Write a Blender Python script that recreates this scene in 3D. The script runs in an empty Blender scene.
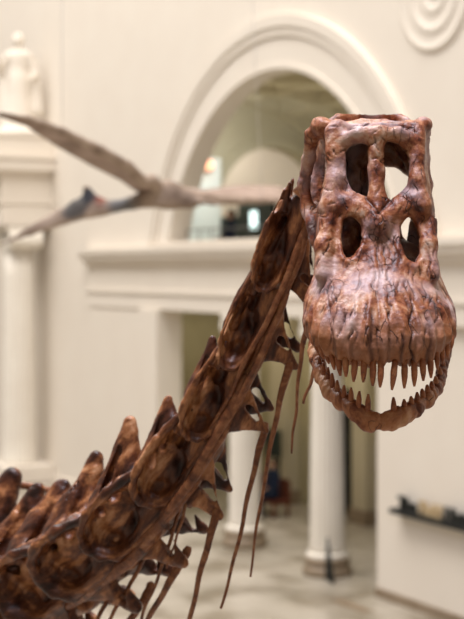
import bpy, bmesh, math, random
import numpy as np
from mathutils import Vector, Matrix

# ------------------------------------------------------------------ camera
FPX = 1461.0; HCAM = 6.0; CXP = 232.0; HOR = 270.0
FW = Vector((-0.884, 0.468, 0)).normalized()
RT = Vector((FW.y, -FW.x, 0))
UP = Vector((0, 0, 1))
ORG = Vector((0, 0, HCAM))
def P(px, py, d):
    """point seen at (px, py) at distance d along the view axis"""
    return ORG + d*(FW + (px-CXP)/FPX*RT + (HOR-py)/FPX*UP)
S = bpy.context.scene
cd = bpy.data.cameras.new('camera'); cam = bpy.data.objects.new('camera', cd)
S.collection.objects.link(cam); S.camera = cam
cam.matrix_world = Matrix.Translation(ORG) @ Matrix((RT, UP, -FW)).transposed().to_4x4()
cd.sensor_fit = 'VERTICAL'; cd.sensor_height = 36; cd.sensor_width = 27
cd.lens = FPX/619*36; cd.shift_y = -(309.5-HOR)/619; cd.clip_start = .1; cd.clip_end = 300
cd.dof.use_dof = True; cd.dof.focus_distance = 3.50; cd.dof.aperture_fstop = 3.7

# ------------------------------------------------------------------ light
w = bpy.data.worlds.new('world'); S.world = w; w.use_nodes = True
w.node_tree.nodes['Background'].inputs[0].default_value = (1.0, .90, .78, 1)
w.node_tree.nodes['Background'].inputs[1].default_value = .33
def area(name, loc, target, size, sy, energy, col):
    l = bpy.data.lights.new(name, 'AREA'); l.shape = 'RECTANGLE'; l.size = size; l.size_y = sy
    l.energy = energy; l.color = col
    o = bpy.data.objects.new(name, l); S.collection.objects.link(o); o.location = loc
    o.rotation_euler = (Vector(target)-Vector(loc)).to_track_quat('-Z', 'Y').to_euler()
    return o
area('skylight', (-29, 0, 38), (-30, 3, 0), 50, 18, 25500, (1.0, .96, .93))       # the glazed roof of the hall
area('skull_key_light', (-2.6, .2, 15), (-3.2, 1.5, 6.2), 3.0, 2.2, 1750, (.84, .84, 1.0))  # unseen key light added above the skull for cool highlights
S.view_settings.view_transform = 'Standard'; S.view_settings.look = 'None'
S.view_settings.exposure = 0.0; S.view_settings.gamma = 1.0
S.view_settings.use_curve_mapping = False

# ------------------------------------------------------------------ materials
def nmat(name, rough=.6, spec=.4):
    m = bpy.data.materials.new(name); m.use_nodes = True
    nt = m.node_tree; b = nt.nodes['Principled BSDF']
    b.inputs['Roughness'].default_value = rough
    b.inputs['Specular IOR Level'].default_value = spec
    return m, nt, b
def noise_mat(name, cols, scale=3, rough=.6, spec=.3, bump=0, bscale=20, detail=4, stretch=None, coord='Object'):
    m, nt, b = nmat(name, rough, spec)
    N = nt.nodes; L = nt.links
    tc = N.new('ShaderNodeTexCoord'); mp = N.new('ShaderNodeMapping')
    L.new(tc.outputs[coord], mp.inputs[0])
    if stretch: mp.inputs['Scale'].default_value = stretch
    nz = N.new('ShaderNodeTexNoise'); nz.inputs['Scale'].default_value = scale; nz.inputs['Detail'].default_value = detail
    L.new(mp.outputs[0], nz.inputs['Vector'])
    cr = N.new('ShaderNodeValToRGB'); L.new(nz.outputs[0], cr.inputs[0])
    e = cr.color_ramp.elements
    n = len(cols); e[0].position = .3; e[1].position = .7
    e[0].color = (*cols[0], 1); e[1].color = (*cols[-1], 1)
    for i in range(1, n-1):
        x = e.new(.3+.4*i/(n-1)); x.color = (*cols[i], 1)
    L.new(cr.outputs[0], b.inputs['Base Color'])
    if bump:
        n2 = N.new('ShaderNodeTexNoise'); n2.inputs['Scale'].default_value = bscale; n2.inputs['Detail'].default_value = 6
        L.new(mp.outputs[0], n2.inputs['Vector'])
        bp = N.new('ShaderNodeBump'); bp.inputs['Strength'].default_value = bump; bp.inputs['Distance'].default_value = .01
        L.new(n2.outputs[0], bp.inputs['Height']); L.new(bp.outputs[0], b.inputs['Normal'])
    return m
M_WALL = noise_mat('cream_plaster', [(.76, .69, .60), (.78, .715, .625)], 1.2, .8, .15)
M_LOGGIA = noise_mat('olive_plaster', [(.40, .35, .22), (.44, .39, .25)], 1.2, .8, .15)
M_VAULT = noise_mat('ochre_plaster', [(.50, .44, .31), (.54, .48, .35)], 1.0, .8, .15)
M_COL = noise_mat('white_marble', [(.80, .74, .65), (.84, .79, .70)], 2, .5, .3)
M_BASE = noise_mat('brown_marble', [(.23, .17, .11), (.30, .23, .16)], 3, .4, .3)
M_DARK = noise_mat('near_black', [(.012, .013, .012), (.02, .02, .018)], 5, .5, .3)
M_TAN = noise_mat('tan_wood', [(.42, .31, .17), (.50, .38, .22)], 6, .5, .3)
M_WHITE = noise_mat('white_panel', [(.80, .84, .80), (.85, .88, .84)], 2, .6, .2)
M_IRON = noise_mat('dark_iron', [(.05, .05, .045), (.08, .07, .06)], 5, .5, .4)
M_STEEL = noise_mat('pale_wire', [(.8, .78, .72), (.85, .83, .78)], 5, .4, .5)
M_NAVY = noise_mat('navy_cloth', [(.012, .018, .04), (.02, .03, .06)], 10, .8, .2)
M_SKIN = noise_mat('skin', [(.45, .26, .18), (.5, .3, .2)], 10, .6, .3)
M_HAIR = noise_mat('dark_hair', [(.02, .014, .01), (.035, .02, .015)], 40, .6, .3)
M_RED = noise_mat('red_brown_wood', [(.13, .035, .02), (.17, .05, .03)], 6, .5, .3)
def emit_mat(name, col, s):
    m, nt, b = nmat(name)
    b.inputs['Base Color'].default_value = (*col, 1); b.inputs['Emission Color'].default_value = (*col, 1)
    b.inputs['Emission Strength'].default_value = s
    return m
M_SCREEN = emit_mat('lit_screen', (.75, .95, .92), 2.2)
M_TEAL = noise_mat('teal_board', [(.006, .016, .016), (.01, .028, .028)], 6, .4, .4)
M_LAMP = emit_mat('lit_lamp', (1.0, .45, .25), 2.0)

# marble floor: mottled slabs
def floor_mat():
    m, nt, b = nmat('mottled_marble_floor', .32, .4); N = nt.nodes; L = nt.links
    tc = N.new('ShaderNodeTexCoord')
    bk = N.new('ShaderNodeTexBrick'); bk.inputs['Scale'].default_value = .55; bk.offset = .0
    bk.inputs['Color1'].default_value = (.47, .42, .35, 1); bk.inputs['Color2'].default_value = (.36, .32, .26, 1)
    bk.inputs['Mortar'].default_value = (.28, .23, .17, 1); bk.inputs['Mortar Size'].default_value = .006
    bk.inputs['Brick Width'].default_value = .6; bk.inputs['Row Height'].default_value = .6
    L.new(tc.outputs['Object'], bk.inputs['Vector'])
    nz = N.new('ShaderNodeTexNoise'); nz.inputs['Scale'].default_value = .9; nz.inputs['Detail'].default_value = 5
    L.new(tc.outputs['Object'], nz.inputs['Vector'])
    cr = N.new('ShaderNodeValToRGB'); L.new(nz.outputs[0], cr.inputs[0])
    cr.color_ramp.elements[0].position = .38; cr.color_ramp.elements[0].color = (.50, .46, .40, 1)
    cr.color_ramp.elements[1].position = .56; cr.color_ramp.elements[1].color = (1, 1, 1, 1)
    mx = N.new('ShaderNodeMixRGB'); mx.blend_type = 'MULTIPLY'; mx.inputs[0].default_value = .9
    L.new(bk.outputs[0], mx.inputs[1]); L.new(cr.outputs[0], mx.inputs[2]); L.new(mx.outputs[0], b.inputs['Base Color'])
    return m
M_FLOOR = floor_mat()

def bone_mat(name, ramp, scale, rough, crack, stretch=(1, 1, 1), lip=None, dust=.0, dustcol=(.50, .40, .40), bstr=.6, crk=(.38, .46)):
    """aged painted bone cast: mottled browns, fine cracks, pale dust on a noise mask"""
    m, nt, b = nmat(name, rough, .32); N = nt.nodes; L = nt.links
    tc = N.new('ShaderNodeTexCoord'); mp = N.new('ShaderNodeMapping'); mp.inputs['Scale'].default_value = stretch
    L.new(tc.outputs['Object'], mp.inputs[0])
    n1 = N.new('ShaderNodeTexNoise'); n1.inputs['Scale'].default_value = scale; n1.inputs['Detail'].default_value = 8
    n1.inputs['Roughness'].default_value = .68; n1.inputs['Distortion'].default_value = .5
    L.new(mp.outputs[0], n1.inputs['Vector'])
    cr = N.new('ShaderNodeValToRGB'); L.new(n1.outputs[0], cr.inputs[0]); e = cr.color_ramp.elements
    e[0].position = ramp[0][0]; e[0].color = (*ramp[0][1], 1); e[1].position = ramp[-1][0]; e[1].color = (*ramp[-1][1], 1)
    for p, c in ramp[1:-1]:
        x = e.new(p); x.color = (*c, 1)
    col = cr.outputs[0]
    if dust:
        n4 = N.new('ShaderNodeTexNoise'); n4.inputs['Scale'].default_value = 9; n4.inputs['Detail'].default_value = 5
        L.new(tc.outputs['Object'], n4.inputs['Vector'])
        c4 = N.new('ShaderNodeValToRGB'); L.new(n4.outputs[0], c4.inputs[0])
        c4.color_ramp.elements[0].position = .46; c4.color_ramp.elements[0].color = (0, 0, 0, 1)
        c4.color_ramp.elements[1].position = .62; c4.color_ramp.elements[1].color = (dust,)*3+(1,)
        mx = N.new('ShaderNodeMixRGB'); L.new(c4.outputs[0], mx.inputs[0]); L.new(col, mx.inputs[1])
        mx.inputs[2].default_value = (*dustcol, 1); col = mx.outputs[0]
    if lip:
        z0, z1, lc = lip
        sp = N.new('ShaderNodeSeparateXYZ'); L.new(tc.outputs['Object'], sp.inputs[0])
        mr = N.new('ShaderNodeMapRange'); mr.inputs[1].default_value = z0; mr.inputs[2].default_value = z1
        n3 = N.new('ShaderNodeTexNoise'); n3.inputs['Scale'].default_value = 14; n3.inputs['Detail'].default_value = 4
        L.new(tc.outputs['Object'], n3.inputs['Vector'])
        ma = N.new('ShaderNodeMath'); ma.operation = 'MULTIPLY_ADD'; ma.inputs[1].default_value = .12
        L.new(n3.outputs[0], ma.inputs[0]); L.new(sp.outputs[2], ma.inputs[2]); L.new(ma.outputs[0], mr.inputs[0])
        mr.inputs[4].default_value = .72; mx = N.new('ShaderNodeMixRGB'); L.new(mr.outputs[0], mx.inputs[0])
        L.new(col, mx.inputs[1]); mx.inputs[2].default_value = (*lc, 1); col = mx.outputs[0]
    # cracks
    vm = N.new('ShaderNodeMapping'); vm.inputs['Scale'].default_value = crack[1]
    L.new(tc.outputs['Object'], vm.inputs[0])
    nv = N.new('ShaderNodeTexNoise'); nv.inputs['Scale'].default_value = 12; L.new(tc.outputs['Object'], nv.inputs['Vector'])
    av = N.new('ShaderNodeMixRGB'); av.blend_type = 'ADD'; av.inputs[0].default_value = 1.0
    L.new(vm.outputs[0], av.inputs[1]); L.new(nv.outputs['Color'], av.inputs[2]); av.inputs[0].default_value = .12
    vo = N.new('ShaderNodeTexVoronoi'); vo.feature = 'DISTANCE_TO_EDGE'; vo.inputs['Scale'].default_value = crack[0]
    L.new(av.outputs[0], vo.inputs['Vector'])
    mr2 = N.new('ShaderNodeMapRange'); mr2.inputs[1].default_value = .0; mr2.inputs[2].default_value = .028
    L.new(vo.outputs['Distance'], mr2.inputs[0])
    # break the cracks up with a mask
    n5 = N.new('ShaderNodeTexNoise'); n5.inputs['Scale'].default_value = 16; L.new(tc.outputs['Object'], n5.inputs['Vector'])
    c5 = N.new('ShaderNodeMapRange'); c5.inputs[1].default_value = crk[0]; c5.inputs[2].default_value = crk[1]
    L.new(n5.outputs[0], c5.inputs[0])
    mxm = N.new('ShaderNodeMath'); mxm.operation = 'MAXIMUM'; L.new(mr2.outputs[0], mxm.inputs[0]); L.new(c5.outputs[0], mxm.inputs[1])
    at = N.new('ShaderNodeAttribute'); at.attribute_name = 'groove_dark'
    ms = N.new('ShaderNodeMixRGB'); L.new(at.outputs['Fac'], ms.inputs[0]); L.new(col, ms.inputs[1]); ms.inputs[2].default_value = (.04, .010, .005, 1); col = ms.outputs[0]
    mc = N.new('ShaderNodeMixRGB'); L.new(mxm.outputs[0], mc.inputs[0]); mc.inputs[1].default_value = (.035, .012, .008, 1)
    L.new(col, mc.inputs[2]); L.new(mc.outputs[0], b.inputs['Base Color'])
    n2 = N.new('ShaderNodeTexNoise'); n2.inputs['Scale'].default_value = scale*5; n2.inputs['Detail'].default_value = 8
    L.new(mp.outputs[0], n2.inputs['Vector'])
    ad = N.new('ShaderNodeMath'); ad.operation = 'MULTIPLY_ADD'; ad.inputs[1].default_value = .8
    L.new(mxm.outputs[0], ad.inputs[0]); L.new(n2.outputs[0], ad.inputs[2])
    bp = N.new('ShaderNodeBump'); bp.inputs['Strength'].default_value = bstr; bp.inputs['Distance'].default_value = .004
    L.new(ad.outputs[0], bp.inputs['Height']); L.new(bp.outputs[0], b.inputs['Normal'])
    return m
M_SKULL = bone_mat('skull_bone', [(.36, (.04, .008, .004)), (.44, (.15, .036, .013)), (.51, (.27, .092, .036)), (.57, (.39, .185, .095)), (.66, (.50, .34, .25))],
                   15, .46, (8, (4.2, 4.2, .7)), lip=(-.045, -.095, (.27, .10, .034)), dust=.6, dustcol=(.46, .36, .36), bstr=.8)
M_JAW = bone_mat('jaw_bone', [(.34, (.04, .009, .004)), (.45, (.15, .04, .014)), (.55, (.30, .11, .04)), (.66, (.42, .21, .10))], 12, .45, (14, (2, 2, 2)), bstr=.7)
M_TOOTH = bone_mat('tooth_enamel', [(.32, (.12, .03, .012)), (.5, (.27, .085, .03)), (.68, (.40, .17, .07))], 30, .35, (30, (1, 1, 1)), bstr=.3)
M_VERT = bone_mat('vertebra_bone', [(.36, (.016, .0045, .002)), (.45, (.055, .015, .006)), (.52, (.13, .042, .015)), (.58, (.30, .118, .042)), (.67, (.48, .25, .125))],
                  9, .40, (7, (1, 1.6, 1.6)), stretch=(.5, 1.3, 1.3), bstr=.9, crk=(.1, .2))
M_RIB = bone_mat('rib_bone', [(.32, (.05, .014, .006)), (.5, (.19, .065, .024)), (.68, (.33, .15, .065))], 22, .38, (10, (1, 1, 1)), bstr=.8, crk=(.1, .2))

# ------------------------------------------------------------------ object helpers
COL = S.collection
def link(name, me, parent=None, mat=None):
    o = bpy.data.objects.new(name, me); COL.objects.link(o)
    if mat: me.materials.append(mat)
    if parent: o.parent = parent
    return o
def tag(o, label=None, cat=None, group=None, kind=None):
    if label: o['label'] = label
    if cat: o['category'] = cat
    if group: o['group'] = group
    if kind: o['kind'] = kind
    return o
def empty(name, loc=(0, 0, 0)):
    o = bpy.data.objects.new(name, None); COL.objects.link(o); o.location = loc; o.empty_display_size = .1
    return o
def mesh_bm(bm, name, smooth=False):
    me = bpy.data.meshes.new(name); bmesh.ops.recalc_face_normals(bm, faces=bm.faces[:]); bm.to_mesh(me); bm.free()
    if smooth: me.shade_smooth()
    return me
def add_box(bm, x0, x1, y0, y1, z0, z1, bev=0):
    r = bmesh.ops.create_cube(bm, size=1)
    for v in r['verts']:
        v.co = Vector((x0+(v.co.x+.5)*(x1-x0), y0+(v.co.y+.5)*(y1-y0), z0+(v.co.z+.5)*(z1-z0)))
    if bev:
        es = list({e for v in r['verts'] for e in v.link_edges})
        bmesh.ops.bevel(bm, geom=es, offset=bev, segments=2, affect='EDGES')
def add_lathe(bm, prof, seg=32, at=(0, 0, 0), flute=0, nfl=20):
    """prof: list of (r, z)"""
    rings = []
    for r, z in prof:
        ring = []
        for i in range(seg):
            a = 2*math.pi*i/seg
            rr = r*(1-flute*abs(math.sin(nfl*a/2))**.6) if flute and r > 0 else r
            ring.append(bm.verts.new((at[0]+rr*math.cos(a), at[1]+rr*math.sin(a), at[2]+z)))
        rings.append(ring)
    for A, B in zip(rings[:-1], rings[1:]):
        for i in range(seg):
            j = (i+1) % seg
            bm.faces.new((A[i], A[j], B[j], B[i]))
    bm.faces.new(rings[0][::-1]); bm.faces.new(rings[-1])
def tube_mesh(pts, rad, name, seg=8, flat=1.0, nrm=None, jitter=0, seed=0):
    """tapering tube through pts (Vectors), closed ends"""
    rnd = random.Random(seed); bm = bmesh.new(); rings = []
    n = len(pts)
    ref = nrm or UP
    for i in range(n):
        t = (pts[min(i+1, n-1)]-pts[max(i-1, 0)]).normalized()
        u = ref.cross(t)
        if u.length < .05: u = Vector((1, 0, 0)).cross(t)
        u.normalize(); v = t.cross(u)
        r = rad[i]
        rings.append([bm.verts.new(pts[i]+(u*math.cos(2*math.pi*k/seg)*r*flat+v*math.sin(2*math.pi*k/seg)*r)*(1+jitter*rnd.uniform(-1, 1))) for k in range(seg)])
    for A, B in zip(rings[:-1], rings[1:]):
        for i in range(seg):
            j = (i+1) % seg
            bm.faces.new((A[i], A[j], B[j], B[i]))
    bm.faces.new(rings[0][::-1]); bm.faces.new(rings[-1])
    return mesh_bm(bm, name, True)
def spline(pts, n):
    """Catmull-Rom through lists of numbers / vectors"""
    P_ = [np.array(p, float) for p in pts]; P_ = [2*P_[0]-P_[1]]+P_+[2*P_[-1]-P_[-2]]
    out = []; m = len(pts)-1
    for i in range(n):
        t = i/(n-1)*m; k = min(int(t), m-1); u = t-k
        a, b_, c, d = P_[k:k+4]
        out.append(.5*((2*b_)+(-a+c)*u+(2*a-5*b_+4*c-d)*u*u+(-a+3*b_-3*c+d)*u**3))
    return out

# ------------------------------------------------------------------ implicit-surface sculpting
class Field:
    def __init__(s, lo, hi, vox):
        s.vox = vox; s.lo = np.array(lo, float)
        s.n = np.ceil((np.array(hi, float)-s.lo)/vox).astype(int)+1
        s.ax = [(s.lo[i]+vox*np.arange(s.n[i])).astype(np.float32) for i in range(3)]
        s.f = np.full(s.n, 1e3, np.float32)
    def win(s, lo, hi):
        sl = []
        for i in range(3):
            a = int(np.clip(math.floor((lo[i]-s.lo[i])/s.vox), 0, s.n[i])); b = int(np.clip(math.ceil((hi[i]-s.lo[i])/s.vox)+1, 0, s.n[i]))
            sl.append(slice(a, max(b, a)))
        g = [s.ax[i][sl[i]].reshape([-1 if j == i else 1 for j in range(3)]) for i in range(3)]
        return tuple(sl), g
    def comb(s, sl, d, k, mode):
        a = s.f[sl]
        if mode == 'sub': d = -d
        h = np.maximum(k-np.abs(a-d), 0)/k
        s.f[sl] = (np.minimum(a, d)-h*h*k/4) if mode == 'add' else (np.maximum(a, d)+h*h*k/4)
    def cap(s, a, b, ra, rb=None, k=None, mode='add', sq=(1, 1, 1)):
        """tapered capsule; sq squashes space (bigger = thinner along that axis)"""
        rb = ra if rb is None else rb; k = k or min(ra, rb)*.8+s.vox
        a = np.array(a, float); b = np.array(b, float); m = max(ra, rb)+k+2*s.vox
        lo = np.minimum(a, b)-m; hi = np.maximum(a, b)+m
        sl, (X, Y, Z) = s.win(lo, hi)
        if 0 in s.f[sl].shape: return
        q = np.array(sq, float); ba = (b-a)*q; L2 = float(ba@ba)+1e-12
        x = (X-a[0])*q[0]; y = (Y-a[1])*q[1]; z = (Z-a[2])*q[2]
        h = np.clip((x*ba[0]+y*ba[1]+z*ba[2])/L2, 0, 1)
        d = np.sqrt((x-ba[0]*h)**2+(y-ba[1]*h)**2+(z-ba[2]*h)**2)-(ra+(rb-ra)*h)
        s.comb(sl, d.astype(np.float32), k, mode)
    def ell(s, c, r, k=None, mode='add', R=None):
        k = k or min(r)*.5; c = np.array(c, float); r = np.array(r, float); m = max(r)+k+2*s.vox
        sl, (X, Y, Z) = s.win(c-m, c+m)
        if 0 in s.f[sl].shape: return
        x = X-c[0]; y = Y-c[1]; z = Z-c[2]
        if R is not None:
            R = np.array(R)   # rows = local axes
            x, y, z = (R[0][0]*x+R[0][1]*y+R[0][2]*z, R[1][0]*x+R[1][1]*y+R[1][2]*z, R[2][0]*x+R[2][1]*y+R[2][2]*z)
        k0 = np.sqrt((x/r[0])**2+(y/r[1])**2+(z/r[2])**2); k1 = np.sqrt((x/r[0]**2)**2+(y/r[1]**2)**2+(z/r[2]**2)**2)+1e-9
        s.comb(sl, (k0*(k0-1)/k1).astype(np.float32), k, mode)
    def chain(s, pts, rad, **kw):
        for i in range(len(pts)-1): s.cap(pts[i], pts[i+1], rad[i], rad[i+1], **kw)
    def mesh(s, smooth=2):
        """naive surface nets"""
        f = s.f; nx, ny, nz = f.shape
        ins = f < 0
        c = np.zeros((nx-1, ny-1, nz-1), np.int8)
        for i in (0, 1):
            for j in (0, 1):
                for k in (0, 1): c += ins[i:nx-1+i, j:ny-1+j, k:nz-1+k]
        act = (c > 0) & (c < 8)
        ids = -np.ones(act.shape, np.int64); I = np.argwhere(act); ids[act] = np.arange(len(I))
        acc = np.zeros((len(I), 3)); cnt = np.zeros(len(I))
        cor = [(i, j, k) for i in (0, 1) for j in (0, 1) for k in (0, 1)]
        for a in cor:
            for axis in range(3):
                if a[axis] == 1: continue
                b = list(a); b[axis] = 1
                fa = f[I[:, 0]+a[0], I[:, 1]+a[1], I[:, 2]+a[2]].astype(float); fb = f[I[:, 0]+b[0], I[:, 1]+b[1], I[:, 2]+b[2]].astype(float)
                m = (fa < 0) != (fb < 0); t = np.where(m, fa/np.where(m, fa-fb, 1), 0)
                p = np.tile(np.array(a, float), (len(I), 1)); p[:, axis] += t
                acc[m] += p[m]; cnt[m] += 1
        V = (I+acc/cnt[:, None])*s.vox+s.lo
        F = []
        for axis in range(3):
            u, v = [(1, 2), (2, 0), (0, 1)][axis]
            A = np.moveaxis(ins, (axis, u, v), (0, 1, 2)); D = np.moveaxis(ids, (axis, u, v), (0, 1, 2))
            x0 = A[:-1, 1:-1, 1:-1]; x1 = A[1:, 1:-1, 1:-1]
            for e, flip in ((x0 & ~x1, False), (~x0 & x1, True)):
                q = np.argwhere(e); i, j, k = q[:, 0], q[:, 1], q[:, 2]
                quad = np.stack([D[i, j, k], D[i, j+1, k], D[i, j+1, k+1], D[i, j, k+1]], 1)
                F.append(quad[:, ::-1] if flip else quad)
        F = np.concatenate(F); F = F[(F >= 0).all(1)]
        # drop tiny loose crumbs: keep it simple, laplacian smooth
        e0 = np.concatenate([F[:, i] for i in range(4)]); e1 = np.concatenate([F[:, (i+1) % 4] for i in range(4)])
        deg = np.bincount(e0, minlength=len(V))+np.bincount(e1, minlength=len(V)); deg[deg == 0] = 1
        for _ in range(smooth):
            Q = np.stack([np.bincount(e0, V[e1, i], len(V))+np.bincount(e1, V[e0, i], len(V)) for i in range(3)], 1)/deg[:, None]
            V = V*.45+Q*.55
        n = np.cross(V[F[:, 2]]-V[F[:, 0]], V[F[:, 3]]-V[F[:, 1]])
        Nn = np.stack([sum(np.bincount(F[:, j], n[:, i], len(V)) for j in range(4)) for i in range(3)], 1)
        Nn /= np.linalg.norm(Nn, axis=1)[:, None]+1e-12
        return V, F, Nn
_rs = np.random.RandomState(7); LAT = _rs.rand(32, 32, 32)
def vnoise(Pt):
    p = Pt-np.floor(Pt/32)*32; i = np.floor(p).astype(int); t = p-i; t = t*t*(3-2*t); r = 0
    for a in (0, 1):
        for b in (0, 1):
            for c in (0, 1):
                w_ = (t[:, 0] if a else 1-t[:, 0])*(t[:, 1] if b else 1-t[:, 1])*(t[:, 2] if c else 1-t[:, 2])
                r = r+w_*LAT[(i[:, 0]+a) % 32, (i[:, 1]+b) % 32, (i[:, 2]+c) % 32]
    return r*2-1
def np_mesh(name, V, F, groove_dark=None):
    me = bpy.data.meshes.new(name)
    me.vertices.add(len(V)); me.vertices.foreach_set('co', V.astype(np.float32).ravel())
    me.loops.add(F.size); me.loops.foreach_set('vertex_index', F.astype(np.int32).ravel())
    me.polygons.add(len(F)); me.polygons.foreach_set('loop_start', np.arange(0, F.size, 4, dtype=np.int32))
    me.update(calc_edges=True)
    if groove_dark is not None:
        at = me.attributes.new('groove_dark', 'FLOAT', 'POINT'); at.data.foreach_set('value', np.clip(groove_dark, 0, 1).astype(np.float32))
    me.validate(); me.shade_smooth()
    return me

# ================================================================== THE HALL
YW = 14.93                     # face of the long wall
AX, AZ, AR = -26.5, 5.15, 5.0 # great arch: centre and radius
XL, XR = -31.63, -22.5         # colonnade opening
ZS = 6.55                      # sill of the arched window
ZLN = 5.05                     # lintel over the columns
def struct(name, bm, m, smooth=False):
    o = link(name, mesh_bm(bm, name, smooth), None, m); o['kind'] = 'structure'; return o
bm = bmesh.new(); add_box(bm, -75, 6, -12, 26, -.3, 0); struct('floor', bm, M_FLOOR)
# long wall: slab with the two openings (polygon pieces, each extruded)
TH = .45
def arch_pts(r, zmin, n=48, cx=AX, cz=AZ):
    a0 = math.asin(max(-1, min(1, (zmin-cz)/r)))
    return [(cx+r*math.cos(a0+(math.pi-2*a0)*i/n), cz+r*math.sin(a0+(math.pi-2*a0)*i/n)) for i in range(n+1)]
def prism(bm, pts, y0, y1):
    a = [bm.verts.new((x, y0, z)) for x, z in pts]; b = [bm.verts.new((x, y1, z)) for x, z in pts]
    n = len(pts)
    for i in range(n):
        j = (i+1) % n; bm.faces.new((a[i], a[j], b[j], b[i]))
    bm.faces.new(a); bm.faces.new(b[::-1])
bm = bmesh.new()
add_box(bm, -75, XL, YW, YW+TH, 0, ZLN); add_box(bm, XR, 6, YW, YW+TH, 0, ZLN)
add_box(bm, -75, 6, YW, YW+TH, ZLN, ZS)
ap = arch_pts(AR, ZS)          # right springing ... left springing
xr0, xl0 = ap[0][0], ap[-1][0]
add_box(bm, -75, xl0, YW, YW+TH, ZS, 26); add_box(bm, xr0, 6, YW, YW+TH, ZS, 26)
for (x1, z1), (x0, z0) in zip(ap[:-1], ap[1:]):
    prism(bm, [(x0, z0), (x1, z1), (x1, 26), (x0, 26)], YW, YW+TH)
bmesh.ops.remove_doubles(bm, verts=bm.verts[:], dist=1e-4)
struct('wall_back', bm, M_WALL)
# archivolt mouldings round the arch
def ring(bm, r0, r1, y0, y1, zmin, n=56):
    A = arch_pts(r0, zmin, n); B = arch_pts(r1, zmin, n)
    for i in range(n):
        q = [A[i], A[i+1], B[i+1], B[i]]; prism(bm, q, y0, y1)
    bmesh.ops.remove_doubles(bm, verts=bm.verts[:], dist=1e-4)
bm = bmesh.new(); ring(bm, 5.0, 5.10, YW-.09, YW, ZS); ring(bm, 5.10, 5.68, YW-.05, YW, ZS); ring(bm, 5.68, 5.86, YW-.10, YW, ZS); ring(bm, 5.86, 6.10, YW-.14, YW, ZS)
struct('trim_1', bm, M_WALL)
# cornice, frieze and architrave running over the portal, and its pilasters
bm = bmesh.new()
for z0, z1, pr in ((6.42, 6.55, .36), (6.28, 6.42, .30), (6.14, 6.28, .20), (5.42, 5.50, .17), (5.05, 5.42, .13), (5.50, 6.14, .10)):
    add_box(bm, -36.1-pr, 6, YW-pr, YW, z0, z1)
add_box(bm, -36.1, XL-1.05, YW-.10, YW, 0, 5.05)
add_box(bm, XL-1.05, XL, YW-.22, YW, 0, 5.05)
struct('trim_2', bm, M_WALL)
bm = bmesh.new(); add_box(bm, xl0-.6, xr0+.6, YW-.15, YW+TH, ZS, ZS+.12, .03); struct('trim_3', bm, M_WALL)   # sill of the arched opening
# baseboards
bm = bmesh.new(); add_box(bm, XR, 6, YW-.05, YW, 0, .17); add_box(bm, XR, XR+.001+TH*0+.05, YW, YW+TH, 0, .17); struct('baseboard_right', bm, M_BASE)
bm = bmesh.new(); add_box(bm, -75, -36.1, YW-.05, YW, 0, .2); add_box(bm, -36.1, XL, YW-.26, YW-.22, 0, .2); struct('baseboard_left', bm, M_WALL)
# loggia behind the columns
YB = 19.1
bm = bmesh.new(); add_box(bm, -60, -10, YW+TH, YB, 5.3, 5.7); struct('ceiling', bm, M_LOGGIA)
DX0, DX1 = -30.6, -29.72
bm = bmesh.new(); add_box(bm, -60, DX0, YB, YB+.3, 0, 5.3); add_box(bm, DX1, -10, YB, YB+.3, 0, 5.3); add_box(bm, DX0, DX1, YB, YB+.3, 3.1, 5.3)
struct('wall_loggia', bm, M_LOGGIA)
bm = bmesh.new(); add_box(bm, DX0, DX1, YB+.12, YB+.18, 0, 3.1); add_box(bm, DX0, DX0+.1, YB-.03, YB+.12, 0, 3.1); add_box(bm, DX1-.1, DX1, YB-.03, YB+.12, 0, 3.1)
struct('door_1', bm, M_DARK)
bm = bmesh.new()
for px0, wd in ((-33.4, 1.0), (-29.42, .6)):
    add_box(bm, px0, px0+wd, YB-.3, YB, .35, 5.3)
struct('trim_4', bm, M_VAULT)
bm = bmesh.new()
for px0, wd in ((-33.4, 1.0), (-29.42, .6)): add_box(bm, px0-.06, px0+wd+.06, YB-.36, YB, 0, .35)
struct('trim_5', bm, M_BASE)
bm = bmesh.new(); add_box(bm, DX1, -29.5, YB-.02, YB, 0, 3.1); struct('door_glass_glint', bm, M_WHITE)  # pale strip painting the bright reflection in a glass door
# gallery behind the arch: a barrel vault running along the hall, closed by an end wall with its own arch
GY0, GY1, GX0, GX1 = YW+TH, 23.2, -36.4, -14.0
VC, VZ, VR = 19.3, 6.95, 3.95
def xprism(bm, pts, x0, x1):
    a = [bm.verts.new((x0, y, z)) for y, z in pts]; b = [bm.verts.new((x1, y, z)) for y, z in pts]; n = len(pts)
    for i in range(n):
        j = (i+1) % n; bm.faces.new((a[i], a[j], b[j], b[i]))
    bm.faces.new(a); bm.faces.new(b[::-1])
def vault(bm, r0, r1, x0, x1, a0=0, a1=math.pi, n=40):
    for i in range(n):
        t0 = a0+(a1-a0)*i/n; t1 = a0+(a1-a0)*(i+1)/n
        xprism(bm, [(VC+r*math.cos(t), VZ+r*math.sin(t)) for r, t in ((r0, t0), (r1, t0), (r1, t1), (r0, t1))], x0, x1)
bm = bmesh.new()
vault(bm, VR, VR+.3, GX0, GX1, 0, math.pi/2, 24); add_box(bm, GX0, GX1, GY0, VC, VZ+VR, VZ+VR+.3)
x_ = GX0
while x_ < GX1-.5:
    vault(bm, VR-.24, VR, x_, x_+.5, 0, math.pi/2, 20); vault(bm, VR-.12, VR, x_+.5, x_+.7, 0, math.pi/2, 20); vault(bm, VR-.12, VR, x_+2.0, x_+2.2, 0, math.pi/2, 20)
    add_box(bm, x_, x_+.5, GY0, VC, VZ+VR-.24, VZ+VR); add_box(bm, x_-.2, x_+.7, GY0, VC, VZ+VR-.12, VZ+VR); x_ += 2.2
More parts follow.
